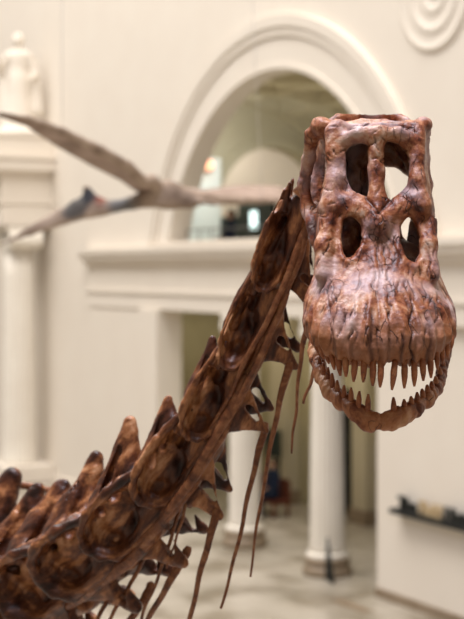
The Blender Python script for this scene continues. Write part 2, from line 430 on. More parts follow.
for k in range(5):
    t = .06+(math.pi/2-.06)*k/4; vault(bm, VR-.23, VR, GX0, GX1, t-.05, t+.05, 2); vault(bm, VR-.11, VR, GX0, GX1, t-.09, t+.09, 3)
for y_ in (GY0+.3, GY0+1.9): add_box(bm, GX0, GX1, y_-.2, y_+.2, VZ+VR-.23, VZ+VR); add_box(bm, GX0, GX1, y_-.35, y_+.35, VZ+VR-.11, VZ+VR)
bmesh.ops.remove_doubles(bm, verts=bm.verts[:], dist=1e-4)
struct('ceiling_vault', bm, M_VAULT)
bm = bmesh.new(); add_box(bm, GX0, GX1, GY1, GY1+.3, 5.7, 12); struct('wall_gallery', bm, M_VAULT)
bm = bmesh.new()
nc, nz0, nr = 20.55, 7.75, 1.75
npts = [(nc+nr*math.cos(math.pi*i/32), nz0+nr*math.sin(math.pi*i/32)) for i in range(33)]
add_box(bm, GX0-.4, GX0, GY0, nc-nr, 5.7, 12); add_box(bm, GX0-.4, GX0, nc+nr, GY1+.3, 5.7, 12)
for (y1, z1), (y0, z0) in zip(npts[:-1], npts[1:]): xprism(bm, [(y0, z0), (y1, z1), (y1, 12), (y0, 12)], GX0-.4, GX0)
for (y1, z1), (y0, z0) in zip(npts[:-1], npts[1:]):
    f_ = 1.16; o_ = lambda y, z: (nc+(y-nc)*f_, nz0+(z-nz0)*f_)
    xprism(bm, [(y0, z0), (y1, z1), o_(y1, z1), o_(y0, z0)], GX0, GX0+.14)
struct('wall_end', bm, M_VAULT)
bm = bmesh.new(); add_box(bm, GX0-4.2, GX0-4, 16, 26, 5.7, 12); add_box(bm, GX0-4, GX0-.4, 25, 25.2, 5.7, 12); struct('wall_passage', bm, M_WALL)
bm = bmesh.new(); add_box(bm, GX0-4.2, GX1, YB, 26, 5.4, 5.7); struct('floor_gallery', bm, M_LOGGIA)
area('gallery_fill', (-31, 18.6, 7.6), (-31.5, 18.8, 12), 6, 1.5, 70, (1, .9, .7)); area('gallery_panel_fill', (-33.4, 17.2, 9.6), (-36.5, 18.0, 7), 1.5, 1.5, 105, (.95, 1, .98))  # unseen fill lights added to brighten the vault and the white panel
area('passage_fill', (-38.6, 20.6, 10.8), (-38.8, 20.2, 6), 2, 2, 120, (1, .93, .82))  # added fill light, brightens the wall beyond the end arch
area('loggia_fill', (-30, 17.4, 5.2), (-30, 17.4, 0), 9, 1.5, 110, (1, .9, .68))  # unseen fill light added to lift the dark loggia
area('loggia_fill_far', (-40, 17.4, 5.2), (-40, 17.4, 0), 7, 1.5, 60, (1, .9, .68))  # second added fill, for the loggia's far end

# ------------------------------------------------------------------ columns
def ionic_column(name, x, y, z0, r, h, label, group=None, base=True, plinth=None):
    t = empty(name, (x, y, z0)); tag(t, label, 'column', group)
    zb = 0
    if base:
        bm = bmesh.new(); R_ = r*1.42
        add_lathe(bm, [(R_*.98, 0), (R_, .02), (R_, .13), (R_*.96, .16), (R_*.90, .17), (R_*.88, .22), (R_*.93, .25), (R_*.93, .31), (R_*.86, .34)], 40)
        link('base', mesh_bm(bm, 'base', True), t, M_BASE)
        bm = bmesh.new(); add_lathe(bm, [(r*1.18, .341), (r*1.22, .37), (r*1.2, .42), (r*1.06, .45)], 40)
        link('base_ring', mesh_bm(bm, 'base_ring', True), t, M_COL); zb = .45
    bm = bmesh.new(); hc = r*1.5
    prof = [(r*1.04, zb), (r*1.0, zb+.08)]+[(r*(1-.14*(i/8)**1.6), zb+.1+(h-hc-zb-.1)*i/8) for i in range(1, 9)]
    add_lathe(bm, prof, 160, flute=.09, nfl=20)
    link('shaft', mesh_bm(bm, 'shaft', True), t, M_COL)
    # ionic capital: echinus, two volutes, abacus
    zc = h-hc; q = r*.86
    bm = bmesh.new(); add_lathe(bm, [(q, zc), (q*1.1, zc+.03), (q*1.02, zc+.07), (q*1.25, zc+hc*.45), (q*1.2, zc+hc*.6)], 40)
    cap = link('capital', mesh_bm(bm, 'capital', True), t, M_COL)
    for sx in (-1, 1):
        bm = bmesh.new()   # spiral scroll with real depth, rolled along y
        for turn, rr in enumerate((.52*r, .36*r, .18*r)):
            d = q*1.1+turn*.02
            r0 = bmesh.ops.create_cone(bm, cap_ends=True, segments=28, radius1=rr, radius2=rr*.92, depth=d*2)
            bmesh.ops.rotate(bm, verts=r0['verts'], cent=(0, 0, 0), matrix=Matrix.Rotation(math.pi/2, 3, 'X'))
            bmesh.ops.translate(bm, verts=r0['verts'], vec=(sx*q*1.28, 0, zc+hc*.45))
        link('volute', mesh_bm(bm, 'volute'), cap, M_COL)
    bm = bmesh.new(); add_box(bm, -q*1.4, q*1.4, -q*1.3, q*1.3, h-hc*.32, h, .02); link('abacus', mesh_bm(bm, 'abacus'), cap, M_COL)
    return t
ionic_column('marble_column', -28.06, YW+.24, 0, .345, ZLN, 'fluted white column under the lintel, further left and with a bare foot, dark round base', 'ionic columns in the doorway')
ionic_column('marble_column', -24.63, YW+.24, 0, .345, ZLN, 'fluted white column below the big skull, black folded stand leaning at its foot', 'ionic columns in the doorway')
bm = bmesh.new(); add_box(bm, -40.6, -38.9, YW-1.5, YW-.005, .003, .495, .03)
tag(link('plinth', mesh_bm(bm, 'plinth'), None, M_WALL), 'cream square block under the tall column at the left edge', 'plinth')
ionic_column('giant_column', -39.75, YW-.78, .5, .48, 6.74, 'tall cream fluted column by the left edge carrying a ledge and statue', base=False)
bm = bmesh.new()
for z0, z1, e in ((7.25, 7.85, 0), (7.85, 7.95, .06), (7.95, 8.65, .02), (8.65, 8.80, .12), (8.80, 9.12, .45), (9.12, 9.22, .55), (9.22, 9.75, .12), (9.75, 9.85, .2)):
    add_box(bm, -40.45-e, -39.15+e*.6, YW-1.5-e, YW-.005, z0, z1)
tag(link('entablature_block', mesh_bm(bm, 'entablature_block'), None, M_WALL), 'cream moulded block projecting over the tall left column, statue on top', 'ledge')

# ------------------------------------------------------------------ statue (continuous draped figure)
def statue():
    F = Field((-.95, -.6, 0), (.95, .6, 3.5), .045)
    F.cap((0, 0, .1), (0, 0, 1.75), .52, .30, sq=(1, 1.2, 1)); F.cap((0, 0, 1.6), (0, 0, 2.5), .27, .30, sq=(1, 1.3, 1))
    F.cap((-.28, 0, 2.62), (.28, 0, 2.62), .15, .15); F.cap((0, 0, 2.6), (0, .0, 2.95), .11, .10)
    F.ell((0, -.02, 3.1), (.17, .2, .24)); F.ell((0, .08, 3.15), (.2, .2, .2))
    F.cap((0, -.2, 3.07), (0, -.24, 3.04), .03); 
    F.cap((-.32, 0, 2.58), (-.62, -.05, 2.1), .12, .09); F.cap((-.62, -.05, 2.1), (-.55, -.3, 2.55), .09, .06)
    F.cap((.32, 0, 2.58), (.55, -.02, 2.0), .12, .09); F.cap((.55, -.02, 2.0), (.42, -.32, 1.75), .09, .06)
    F.cap((.45, .1, 2.5), (.62, .12, .8), .10, .2); F.cap((-.5, .1, 2.2), (-.45, .1, .5), .08, .22)
    for k in range(9):
        a = math.pi*(1+k/8); F.cap((.5*math.cos(a), .42*math.sin(a), .05), (.27*math.cos(a), .22*math.sin(a), 1.7), .06, .03, k=.03)
    F.cap((-.35, 0, .05), (.35, 0, .05), .45, .45, sq=(1, 1, 3))
    V, Q, N = F.mesh(2); return np_mesh('draped_statue', V, Q)
st = link('draped_statue', statue(), None, M_WALL); st.location = (-39.75, YW-.8, 9.85); st.scale = (.9, .9, .87); st.rotation_euler = (0, 0, 1.05)
tag(st, 'cream draped standing statue high on the ledge at the upper left', 'statue')

# ------------------------------------------------------------------ round wall medallion
bm = bmesh.new()
prof = [(1.05, 0), (1.05, .03), (.98, .06), (.90, .03), (.76, .025), (.70, .055), (.62, .055), (.56, .02), (.42, .02), (.36, .05), (.27, .045), (.22, .015), (.12, .015), (.09, .06), (.02, .06)]
add_lathe(bm, prof, 56)
med = link('wall_medallion', mesh_bm(bm, 'wall_medallion', False), None, M_WALL)
med.rotation_euler = (math.pi/2, 0, 0); med.location = (-20.7, YW, 10.82)
tag(med, 'round cream plaster medallion of concentric rings at the upper right', 'medallion')

# ------------------------------------------------------------------ gallery sign on the right wall
sg = empty('gallery_sign', (-21.72, YW-.12, 1.66)); tag(sg, 'black ledge with upright cut-out letters on the right wall', 'sign')
bm = bmesh.new(); add_box(bm, -.05, 3.6, -.12, .12, 0, .09, .01); link('ledge', mesh_bm(bm, 'ledge'), sg, M_DARK)
def word(txt, x, m, size, parent, label=None):
    cu = bpy.data.curves.new('lettering', 'FONT'); cu.body = txt; cu.size = size; cu.extrude = .03; cu.offset = .010; cu.resolution_u = 3
    o = bpy.data.objects.new('tmp', cu); COL.objects.link(o)
    dg = bpy.context.evaluated_depsgraph_get(); me = bpy.data.meshes.new_from_object(o.evaluated_get(dg))
    bpy.data.objects.remove(o); bpy.data.curves.remove(cu)
    me.name = 'lettering'; me.materials.clear()
    me.transform(Matrix.Rotation(math.pi/2, 4, 'X'))
    wd = max(v.co.x for v in me.vertices)
    t = link('lettering', me, parent, m); t.location = (x, -.02, .09)
    if label: t['label'] = label
    return wd
x = .12; wd = word('The', x, M_DARK, .34, sg, 'black word The'); x += wd+.10
wd = word('Field', x, M_TAN, .34, sg, 'tan wooden word'); x += wd+.10
word('History', x, M_DARK, .34, sg, 'black last word')

# ------------------------------------------------------------------ small things around the colonnade
fs = empty('folded_stand', (-23.98, YW-.14, 0)); tag(fs, 'black folded stand leaning against the foot of the right column', 'stand')
for i, (dx, dy) in enumerate(((-.10, .02), (.24, -.04), (.03, .1))):
    link('leg', tube_mesh([Vector((dx, dy, .02)), Vector((-.09, .04, .78))], [.028, .02], 'leg', 8), fs, M_DARK)
bm = bmesh.new(); v = [bm.verts.new(c) for c in ((.24, -.06, .03), (-.10, .03, .03), (-.10, .03, .84), (.22, .0, .03), (-.08, .09, .03), (-.08, .06, .84))]
for q in ((0, 1, 2), (3, 5, 4), (0, 3, 4, 1), (1, 4, 5, 2), (2, 5, 3, 0)): bm.faces.new([v[i] for i in q])
link('folded_panel', mesh_bm(bm, 'folded_panel'), fs, M_DARK)
bm = bmesh.new(); add_box(bm, -22.6, -21.5, YW-.95, YW-.72, 0, .012, .004)
for k in range(10): add_box(bm, -22.55+k*.105, -22.5+k*.105, YW-.93, YW-.74, .012, .018)
tag(link('floor_grate', mesh_bm(bm, 'floor_grate'), None, M_BASE), 'narrow brown floor grate near the corner of the right wall', 'floor grate')
# bench with dark things on it in the shade of the loggia
be = empty('wooden_bench', (-31.2, 17.6, 0)); tag(be, 'red-brown bench in the shade behind the columns', 'bench')
bm = bmesh.new(); add_box(bm, -.9, .5, -.25, .25, .32, .40, .01); link('seat', mesh_bm(bm, 'seat'), be, M_RED)
bm = bmesh.new(); add_box(bm, -.9, .5, .2, .26, .4, .9, .01); link('backrest', mesh_bm(bm, 'backrest'), be, M_RED)
for sx in (-.85, .43):
    for sy in (-.22, .17):
        bm = bmesh.new(); add_box(bm, sx, sx+.06, sy, sy+.06, 0, .32); link('leg', mesh_bm(bm, 'leg'), be, M_RED)
fr = empty('notice_board', (-32.2, 18.3, 0)); tag(fr, 'dark green framed board standing behind the bench in the loggia', 'board')
bm = bmesh.new(); add_box(bm, -.55, .25, -.03, .03, 1.25, 1.95, .01); link('panel', mesh_bm(bm, 'panel'), fr, M_TEAL)
for sx in (-.5, .15):
    bm = bmesh.new(); add_box(bm, sx, sx+.05, -.02, .02, 0, 1.25); link('post', mesh_bm(bm, 'post'), fr, M_DARK)
def person(name, h, loc, label, rot=0, seated=False):
    """one continuous clothed figure, hair and skin as children"""
    t = empty(name, loc); t.rotation_euler = (0, 0, rot); tag(t, label, 'person')
    F = Field((-.42, -.6, -.02), (.42, .35, 1.62), .018)
    if not seated:
        for s_ in (-1, 1):
            F.cap((s_*.10, 0, .88), (s_*.10, -.01, .48), .095, .06); F.cap((s_*.10, -.01, .48), (s_*.10, .01, .08), .06, .045)
            F.cap((s_*.10, .02, .04), (s_*.11, -.14, .035), .045, .035)
    else:
        for s_ in (-1, 1):
            F.cap((s_*.10, 0, .52), (s_*.12, -.42, .52), .095, .065); F.cap((s_*.12, -.42, .52), (s_*.12, -.40, .10), .06, .045)
            F.cap((s_*.12, -.38, .04), (s_*.13, -.54, .035), .045, .035)
    dz = -.36 if seated else 0
    F.cap((0, 0, .93+dz), (0, 0, 1.12+dz), .15, .13, sq=(1, 1.35, 1)); F.cap((0, 0, 1.12+dz), (0, 0, 1.34+dz), .14, .16, sq=(1, 1.5, 1))
    F.cap((-.14, 0, 1.40+dz), (.14, 0, 1.40+dz), .06, .06); F.cap((0, 0, 1.40+dz), (0, 0, 1.50+dz), .055, .05)
    for s_ in (-1, 1):
        F.cap((s_*.19, 0, 1.39+dz), (s_*.25, -.03, 1.13+dz), .055, .043); F.cap((s_*.25, -.03, 1.13+dz), (s_*.15, -.24, 1.06+dz), .043, .032)
    V, Q, N = F.mesh(2); b = link('body', np_mesh('body', V, Q), t, M_NAVY)
    F = Field((-.3, -.42, .6), (.3, .2, 1.8), .014)
    F.ell((0, -.01, 1.62+dz), (.075, .092, .115)); F.cap((0, 0, 1.48+dz), (0, 0, 1.56+dz), .05, .05); F.cap((0, -.095, 1.61+dz), (0, -.11, 1.595+dz), .014, .012)
    for s_ in (-1, 1):
        F.ell((s_*.078, 0, 1.62+dz), (.012, .02, .03))
    V, Q, N = F.mesh(1); link('head', np_mesh('head', V, Q), t, M_SKIN)
    for s_ in (-1, 1):
        F = Field((-.3, -.45, .6), (.3, -.15, 1.2), .009)
        F.cap((s_*.15, -.25, 1.06+dz), (s_*.13, -.31, 1.05+dz), .03, .028, sq=(1, 1, 1.5))
        for k in range(4): F.cap((s_*.13+(k-1.5)*.016, -.32, 1.05+dz), (s_*.12+(k-1.5)*.017, -.385+abs(k-1.5)*.008, 1.035+dz), .009, .008, k=.003)
        F.cap((s_*.115, -.27, 1.06+dz), (s_*.075, -.32, 1.06+dz), .011, .009)
        V, Q, N = F.mesh(1); link('hand', np_mesh('hand', V, Q), t, M_SKIN)
    F = Field((-.3, -.3, 1.0), (.3, .3, 1.9), .014)
    F.ell((0, .015, 1.66+dz), (.088, .10, .10)); F.ell((0, .05, 1.6+dz), (.08, .07, .11)); F.ell((0, -.12, 1.60+dz), (.07, .075, .09), mode='sub')
    V, Q, N = F.mesh(1); link('hair', np_mesh('hair', V, Q), t, M_HAIR)
    return t
person('person', 1.7, (-30.85, YW+1.37, 5.705), 'person in a navy jacket standing behind the railing of the arched opening', 0)
p2 = person('person', 1.7, (-31.0, 17.55, .02), 'person in dark clothes sitting on the bench behind the columns', 0, True)
# exhibits seen through the arch
ex = empty('display_case', (-31.8, 17.5, 5.705)); tag(ex, 'dark teal display board with a lit screen beyond the railing', 'display')
bm = bmesh.new(); add_box(bm, -.85, .95, -.05, .05, .6, 1.95, .01); link('board', mesh_bm(bm, 'board'), ex, M_TEAL)
bm = bmesh.new(); add_box(bm, -.16, .16, -.07, -.05, 1.32, 1.75); link('screen', mesh_bm(bm, 'screen'), ex, M_SCREEN)
for sx in (-.7, .65):
    bm = bmesh.new(); add_box(bm, sx, sx+.05, -.04, .04, 0, .6); link('leg', mesh_bm(bm, 'leg'), ex, M_DARK)
bm = bmesh.new(); add_box(bm, -36.2, -36.0, 17.45, 18.72, 5.705, 9.1, .02)
tag(link('exhibition_panel', mesh_bm(bm, 'exhibition_panel'), None, M_WHITE), 'tall white panel standing in the gallery left of the dark exhibits', 'panel')
lm = empty('wall_lamp', (-35.8, 18.2, 8.75)); tag(lm, 'small glowing orange lamp above the white panel', 'lamp')
bm = bmesh.new(); add_lathe(bm, [(.05, 0), (.13, .05), (.15, .15), (.11, .25), (.03, .30)], 20); link('lamp_shade', mesh_bm(bm, 'lamp_shade', True), lm, M_LAMP)
link('bracket', tube_mesh([Vector((0, .0, -.12)), Vector((0, 0, .02))], [.02, .02], 'bracket', 8), lm, M_IRON)
bm = bmesh.new(); add_box(bm, -30.6, -28.4, 18.2, 18.8, 5.705, 7.5, .02)
tag(link('exhibit_cabinet', mesh_bm(bm, 'exhibit_cabinet'), None, M_TEAL), 'large dark cabinet in the gallery, mostly behind the neck', 'cabinet')
bm = bmesh.new(); add_box(bm, -34.4, -32.8, 17.85, 18.25, 5.705, 7.4, .02)
tag(link('exhibit_cabinet', mesh_bm(bm, 'exhibit_cabinet'), None, M_TEAL), 'low dark cabinet in the gallery between white panel and lit screen', 'cabinet')
rl = empty('railing', (AX, YW+.15, ZS+.12)); tag(rl, 'thin dark iron railing along the sill of the arched opening', 'railing')
link('top_rail', tube_mesh([Vector((-4.3, 0, .26)), Vector((4.3, 0, .26))], [.018, .018], 'top_rail', 8), rl, M_IRON)
pm = tube_mesh([Vector((0, 0, 0)), Vector((0, 0, .26))], [.014, .014], 'post', 6)
pm.materials.append(M_IRON)
for k in range(15):
    o = bpy.data.objects.new('post', pm); COL.objects.link(o); o.parent = rl; o.location = (-4.2+k*.6, 0, 0)

# ------------------------------------------------------------------ hanging pterosaur
TD = 15.0
pt = empty('pterosaur_model', P(165, 195, TD))
tag(pt, 'flying long-beaked pterosaur model hanging before the arch, brown-grey wings spread', 'pterosaur')
o0 = P(165, 195, TD); K = TD/FPX
def tp(px, py, dd=0): # local coordinates: x right, y away, z up
    d = TD+dd; q = P(px, py, d)-o0; return (q.dot(RT), q.dot(FW), q.z)
def T_mesh(F, name, sm=2):
    V, Q, N = F.mesh(sm); M = np.array([RT, FW, UP]); V = V@M; return np_mesh(name, V, Q)
WL = [(163, 193, 0), (152, 180, -.3), (143, 181, -.5), (128, 166, -1.0), (100, 150, -1.6), (62, 131, -2.4), (28, 118, -3.0), (-8, 112, -3.6)]
WR = [(182, 196, 0), (205, 199, .5), (240, 201, 1.1), (275, 201, 1.7), (305, 200, 2.2)]
F = Field((-1.95, -4.2, -.9), (2.1, 2.9, 1.4), .03)
c = [tp(118, 206), tp(132, 203), tp(150, 198), tp(168, 195), (tp(190, 199)), tp(205, 200)]
F.chain([tp(104, 208)]+c, [.075, .062, .07, .10, .15, .10, .04], k=.04)
F.chain([tp(*p) for p in WL], [.07, .065, .06, .055, .05, .04, .03, .015], k=.03)
F.chain([tp(*p) for p in WR], [.07, .06, .05, .035, .02], k=.03)
F.ell(tp(93, 207), (.19, .09, .115)); F.ell(tp(84, 207), (.17, .07, .10))
F.cap(tp(92, 202), tp(86, 187), .09, .035, k=.03)
F.chain([tp(88, 208), tp(62, 217), tp(30, 231), tp(0, 245)], [.105, .09, .055, .015], k=.03, sq=(1, 1.5, 1))
F.cap(tp(190, 200), tp(222, 205, -.4), .04, .02, k=.03); F.cap(tp(190, 200), tp(226, 203, .5), .04, .02, k=.03)
F.cap(tp(157, 192), tp(160, 184, .1), .035, .02, k=.03)
M_PT = noise_mat('pterosaur_hide', [(.15, .105, .075), (.32, .24, .18), (.46, .36, .28)], 3.0, .7, .2, .3, 30)
body = link('body', T_mesh(F, 'body'), pt, M_PT)
# coloured head patches: slate beak sides, red nape (pigment, masked in object space)
def add_patch(mat, centre, rad, colr):
    nt = mat.node_tree; N = nt.nodes; L = nt.links; b = N['Principled BSDF']
    src = b.inputs['Base Color'].links[0].from_socket
    tc = N.new('ShaderNodeTexCoord'); vs = N.new('ShaderNodeVectorMath'); vs.operation = 'DISTANCE'
    L.new(tc.outputs['Object'], vs.inputs[0]); vs.inputs[1].default_value = centre
    nz = N.new('ShaderNodeTexNoise'); nz.inputs['Scale'].default_value = 8; L.new(tc.outputs['Object'], nz.inputs['Vector'])
    ma = N.new('ShaderNodeMath'); ma.operation = 'MULTIPLY_ADD'; L.new(nz.outputs[0], ma.inputs[0]); ma.inputs[1].default_value = rad*.7; L.new(vs.outputs['Value'], ma.inputs[2])
    mr = N.new('ShaderNodeMapRange'); L.new(ma.outputs[0], mr.inputs[0]); mr.inputs[1].default_value = rad*1.0; mr.inputs[2].default_value = rad*1.5
    mx = N.new('ShaderNodeMixRGB'); L.new(mr.outputs[0], mx.inputs[0]); mx.inputs[1].default_value = (*colr, 1); L.new(src, mx.inputs[2])
    L.new(mx.outputs[0], b.inputs['Base Color'])
def tw(px, py, dd=0):
    return tuple(P(px, py, TD+dd)-o0)
add_patch(M_PT, tw(122, 206), .17, (.17, .165, .16))
add_patch(M_PT, tw(98, 202), .10, (.26, .055, .035))
add_patch(M_PT, tw(87, 198), .14, (.035, .035, .04))
add_patch(M_PT, tw(74, 209, -.07), .13, (.12, .11, .10))
add_patch(M_PT, tw(85, 183), .06, (.28, .17, .08))
# crest and wing membranes: closed lofts with thickness, following the wing bones
def loft(secs, name, th):
    """secs: (leading point, trailing point); closed thin solid"""
    bm = bmesh.new(); rings = []
    for a, b_ in secs:
        a = Vector(a); b_ = Vector(b_); ch = b_-a; nn = ch.cross(RT).normalized()
        ring = []
        for u, tt in ((0, .3), (.15, 1), (.5, .8), (.85, .4), (1, .15)): ring.append(a+ch*u+nn*th*tt)
        for u, tt in ((1, -.15), (.85, -.4), (.5, -.8), (.15, -1), (0, -.3)): ring.append(a+ch*u+nn*th*tt)
        rings.append([bm.verts.new(v) for v in ring])
    for A, B in zip(rings[:-1], rings[1:]):
        n = len(A)
        for i in range(n): bm.faces.new((A[i], A[(i+1) % n], B[(i+1) % n], B[i]))
    bm.faces.new(rings[0][::-1]); bm.faces.new(rings[-1])
    return mesh_bm(bm, name, True)
def W3(px, py, dd): return P(px, py, TD+dd)-o0
M_MEM = noise_mat('wing_membrane', [(.18, .12, .09), (.32, .23, .18), (.44, .33, .27)], 2.5, .6, .3, .2, 20)
tr = [(176, 201, .5), (150, 199, .2), (137, 192, .1), (120, 180, -.4), (92, 166, -1.0), (58, 147, -2.0), (26, 126, -2.9), (-8, 114, -3.6)]
link('wing_membrane', loft([(W3(*a), W3(*b_)) for a, b_ in zip(WL, tr)], 'wing_membrane', .02), pt, M_MEM)
tr = [(184, 187, 1.0), (205, 190, 1.7), (240, 185, 2.4), (275, 186, 2.8), (305, 195, 2.6)]
link('wing_membrane', loft([(W3(*a), W3(*b_)) for a, b_ in zip(WR, tr)], 'wing_membrane', .02), pt, M_MEM)
for (a, b_, r, lb) in ((P(62, -260, 12.6), P(62, 130, 12.6), .003, 'pale wire holding the raised left wing of the pterosaur'), (P(240, -260, 16.6), P(262, 199, 16.4), .0035, 'pale wire in front of the arch holding the other wing')):
    tag(link('suspension_wire', tube_mesh([a, b_], [r, r], 'suspension_wire', 6), None, M_STEEL), lb, 'wire')

# ================================================================== THE SKELETON
sk = empty('dinosaur_skeleton', P(-60, 640, 7.0))
tag(sk, 'mounted long-necked dinosaur skeleton, brown fossil cast with huge toothed skull facing us', 'skeleton')
def attach(name, me, mat, origin, B=None, parent=None):
    """object at origin whose mesh axes are the rows of B"""
    o = link(name, me, parent or sk, mat)
    M = Matrix.Translation(origin)
    if B is not None: M = M @ Matrix([[B[j][i] for j in range(3)] for i in range(3)]).to_4x4()
    par = Matrix.Translation(sk.location)
    o.matrix_local = par.inverted() @ M if parent is None else M
    return o
U = 3.5/FPX
SO = P(378, HOR, 3.5)
def A(px, py, Y):
    s = (FPX+Y)/FPX
    return ((px-CXP)*s-(378-CXP), Y, (HOR-py)*s)
def poly2d(ax, az, pts):
    """signed distance to polygon, vectorised"""
    d = np.full(np.broadcast(ax, az).shape, 1e9, np.float32); sgn = np.ones_like(d); n = len(pts)
    for i in range(n):
        x0, y0 = pts[i]; x1, y1 = pts[(i+1) % n]; ex, ey = x1-x0, y1-y0
        wx = ax-x0; wy = az-y0; t = np.clip((wx*ex+wy*ey)/(ex*ex+ey*ey), 0, 1)
        d = np.minimum(d, (wx-ex*t)**2+(wy-ey*t)**2)
        c1 = az >= y0; c2 = az < y1; c3 = ex*wy > ey*wx
        flip = (c1 & c2 & c3) | (~c1 & ~c2 & ~c3); sgn = np.where(flip, -sgn, sgn)
    return sgn*np.sqrt(d)
HOLES = {
 'ul': [(346,152),(352,146.5),(361.6,143.4),(369,146),(370,191),(371,201),(363.5,197),(352,190),(346,177.6)],
 'ur': [(382,144.6),(385.6,140.7),(396.5,142),(407.4,152.4),(411,164),(410,181.5),(402,191),(392.6,199),(386,202),(382.5,196)],
 'll': [(343,254),(341.4,235.8),(344,220),(352,213),(359.6,216.4),(362.4,228),(359.6,243.5),(353,255),(347,258)],
 'lr': [(400.4,228),(403.5,218.3),(410,213.3),(417.8,224),(421.7,239.6),(420.5,255),(414,263.7),(405,259),(400.4,243.5)],
}
def skull_mesh():
    F = Field((-85, -75, -112), (100, 215, 172), 1.45)
    # section table by height: apparent py, front left/right, back left/right, front depth, back depth, squareness
    T = np.array([
     [114, 335, 405, 330, 408, 95, 150, 2.5],
     [119, 325, 420, 316, 424, 76, 165, 3.2],
     [126, 324, 426, 310, 427, 66, 178, 4.0],
     [140, 327, 425, 310, 426, 60, 184, 4.2],
     [160, 328, 426, 307, 428, 55, 188, 4.2],
     [185, 326, 430, 305, 431, 47, 190, 4.0],
     [205, 322, 433, 308, 432, 38, 190, 3.6],
     [235, 318, 437, 312, 437, 22, 186, 3.2],
     [258, 316, 438, 314, 437, 6, 182, 2.8],
     [275, 311, 443, 316, 436, -8, 178, 2.5],
     [290, 305, 452, 312, 440, -24, 172, 2.4],
     [305, 300, 460, 311, 444, -37, 160, 2.3],
     [320, 298, 463, 312, 444, -47, 145, 2.3],
     [334, 300, 463, 318, 440, -52, 118, 2.3],
     [346, 309, 455, 330, 430, -52, 88, 2.3],
     [357, 322, 443, 342, 422, -46, 50, 2.3],
     [366, 344, 422, 354, 414, -36, 10, 2.1],
     [372, 362, 402, 366, 398, -24, 0, 2.0]])
    X, Yc, Z = [F.ax[i].reshape([-1 if j == i else 1 for j in range(3)]) for i in range(3)]
    py = HOR-Z/(1+.035)                    # mean perspective of the block
    py = HOR-(Z/(1+np.interp(HOR-Z, T[:, 0], (T[:, 5]+T[:, 6])/2)/FPX))
    g = lambda k: np.interp(py, T[:, 0], T[:, k])
    yf, yb, ex = g(5), g(6), g(7); cy = (yf+yb)/2; hy = (yb-yf)/2
    u = np.clip((Yc-yf)/(yb-yf+1e-3), 0, 1); u = u*u*(3-2*u)
    s = 1+Yc/FPX
    xl = ((g(1)*(1-u)+g(3)*u)-CXP)*s-146; xr = ((g(2)*(1-u)+g(4)*u)-CXP)*s-146
    # the muzzle is widest a little behind its front
    cx = (xl+xr)/2; hx = (xr-xl)/2
    nrm = (np.abs((X-cx)/hx)**ex+np.abs((Yc-cy)/hy)**ex)**(1/ex)
    base = (nrm-1)*np.minimum(hx, hy)
    top = Z-(HOR-126)*1.06-.12*np.clip(Yc-60, 0, 60); bot = -(Z+(371-HOR)*.975)
    base = np.maximum(base, np.maximum(top, bot)).astype(np.float32)
    # raised rims round the openings, and the openings themselves (apparent coordinates at the face's depth)
    holes = {}
    for nm, pts in HOLES.items():
        Yh = 55 if nm[0] == 'u' else 25
        q = [A(a, b_, Yh) for a, b_ in pts]; q = [(p[0], p[2]) for p in q]
        holes[nm] = poly2d(X[:, :, 0], Z[0], q)[:, None, :] if False else poly2d(X[:, 0, :]+0*Z[0], Z[0]+0*X[:, 0, :], q)[:, None, :]
    for nm, d in holes.items():
        base -= (3.2*np.exp(-((np.maximum(d, 0)-1)/5.5)**2)*(Yc < 110)).astype(np.float32)
    # shallow valley between brow and cheek, ridge down the nasal bar
    th = np.interp(py, [120, 250, 300, 366], [13, 13, 20, 30]).astype(np.float32)
    shell = np.maximum(base, -(base+th))
    F.f = shell.astype(np.float32)
    for nm, d in holes.items():
        dd = np.maximum(d+0*Yc, (Yc-105)).astype(np.float32)
        dd = np.broadcast_to(dd, F.f.shape); k = 6; a = F.f; h = np.maximum(k-np.abs(a+dd), 0)/k
        F.f = (np.maximum(a, -dd)+h*h*k/4).astype(np.float32)
    # back openings: sky shows through the right ones
    for pts, Yh in (([(383, 166), (395, 167), (409, 177), (410, 200), (414, 222), (416, 238), (408, 244), (402, 236), (398, 214), (384, 203)], 180),
                    ([(349, 214), (356, 216), (352, 224), (347, 222)], 180)):
        q = [A(a, b_, Yh) for a, b_ in pts]; q = [(p[0], p[2]) for p in q]
        d = poly2d(X[:, 0, :]+0*Z[0], Z[0]+0*X[:, 0, :], q)[:, None, :]
        dd = np.broadcast_to(np.maximum(d+0*Yc, 115-Yc).astype(np.float32), F.f.shape); k = 6; a = F.f; h = np.maximum(k-np.abs(a+dd), 0)/k
        F.f = (np.maximum(a, -dd)+h*h*k/4).astype(np.float32)
    # orbits: deep side openings between the front bar and the rear bar
    F.ell(A(304, 176, 112), (26, 30, 46), 6, 'sub'); F.ell(A(440, 178, 118), (17, 26, 40), 6, 'sub')
    F.ell(A(300, 235, 140), (24, 30, 24), 6, 'sub'); F.ell(A(452, 235, 130), (20, 30, 24), 6, 'sub')
    # mouth cavity under the palate
    F.ell((4, 55, -104), (50, 95, 34), 8, 'sub')
    F.cap(A(380, 420, 150), A(380, 330, 150), 40, 40, k=8, mode='sub')
    # corner knobs, brow, crown ridges
    for p, r in ((A(321, 127, 92), 11), (A(338, 127, 70), 9), (A(424, 125, 84), 9), (A(408, 128, 76), 8)): F.ell(p, (r, r*1.3, r), 7)
    F.chain([A(312, 135, 100), A(309, 158, 118), A(304, 185, 130), A(308, 212, 125), A(316, 240, 100)], [8, 6.5, 7, 7, 7], k=6)
    F.chain([A(333, 132, 62), A(334, 155, 55), A(335, 180, 48), A(330, 205, 40)], [9, 8, 8.5, 10], k=7)
    F.chain([A(425, 128, 110), A(423, 155, 120), A(427, 185, 120), A(428, 212, 90)], [6, 6, 6, 4], k=6)
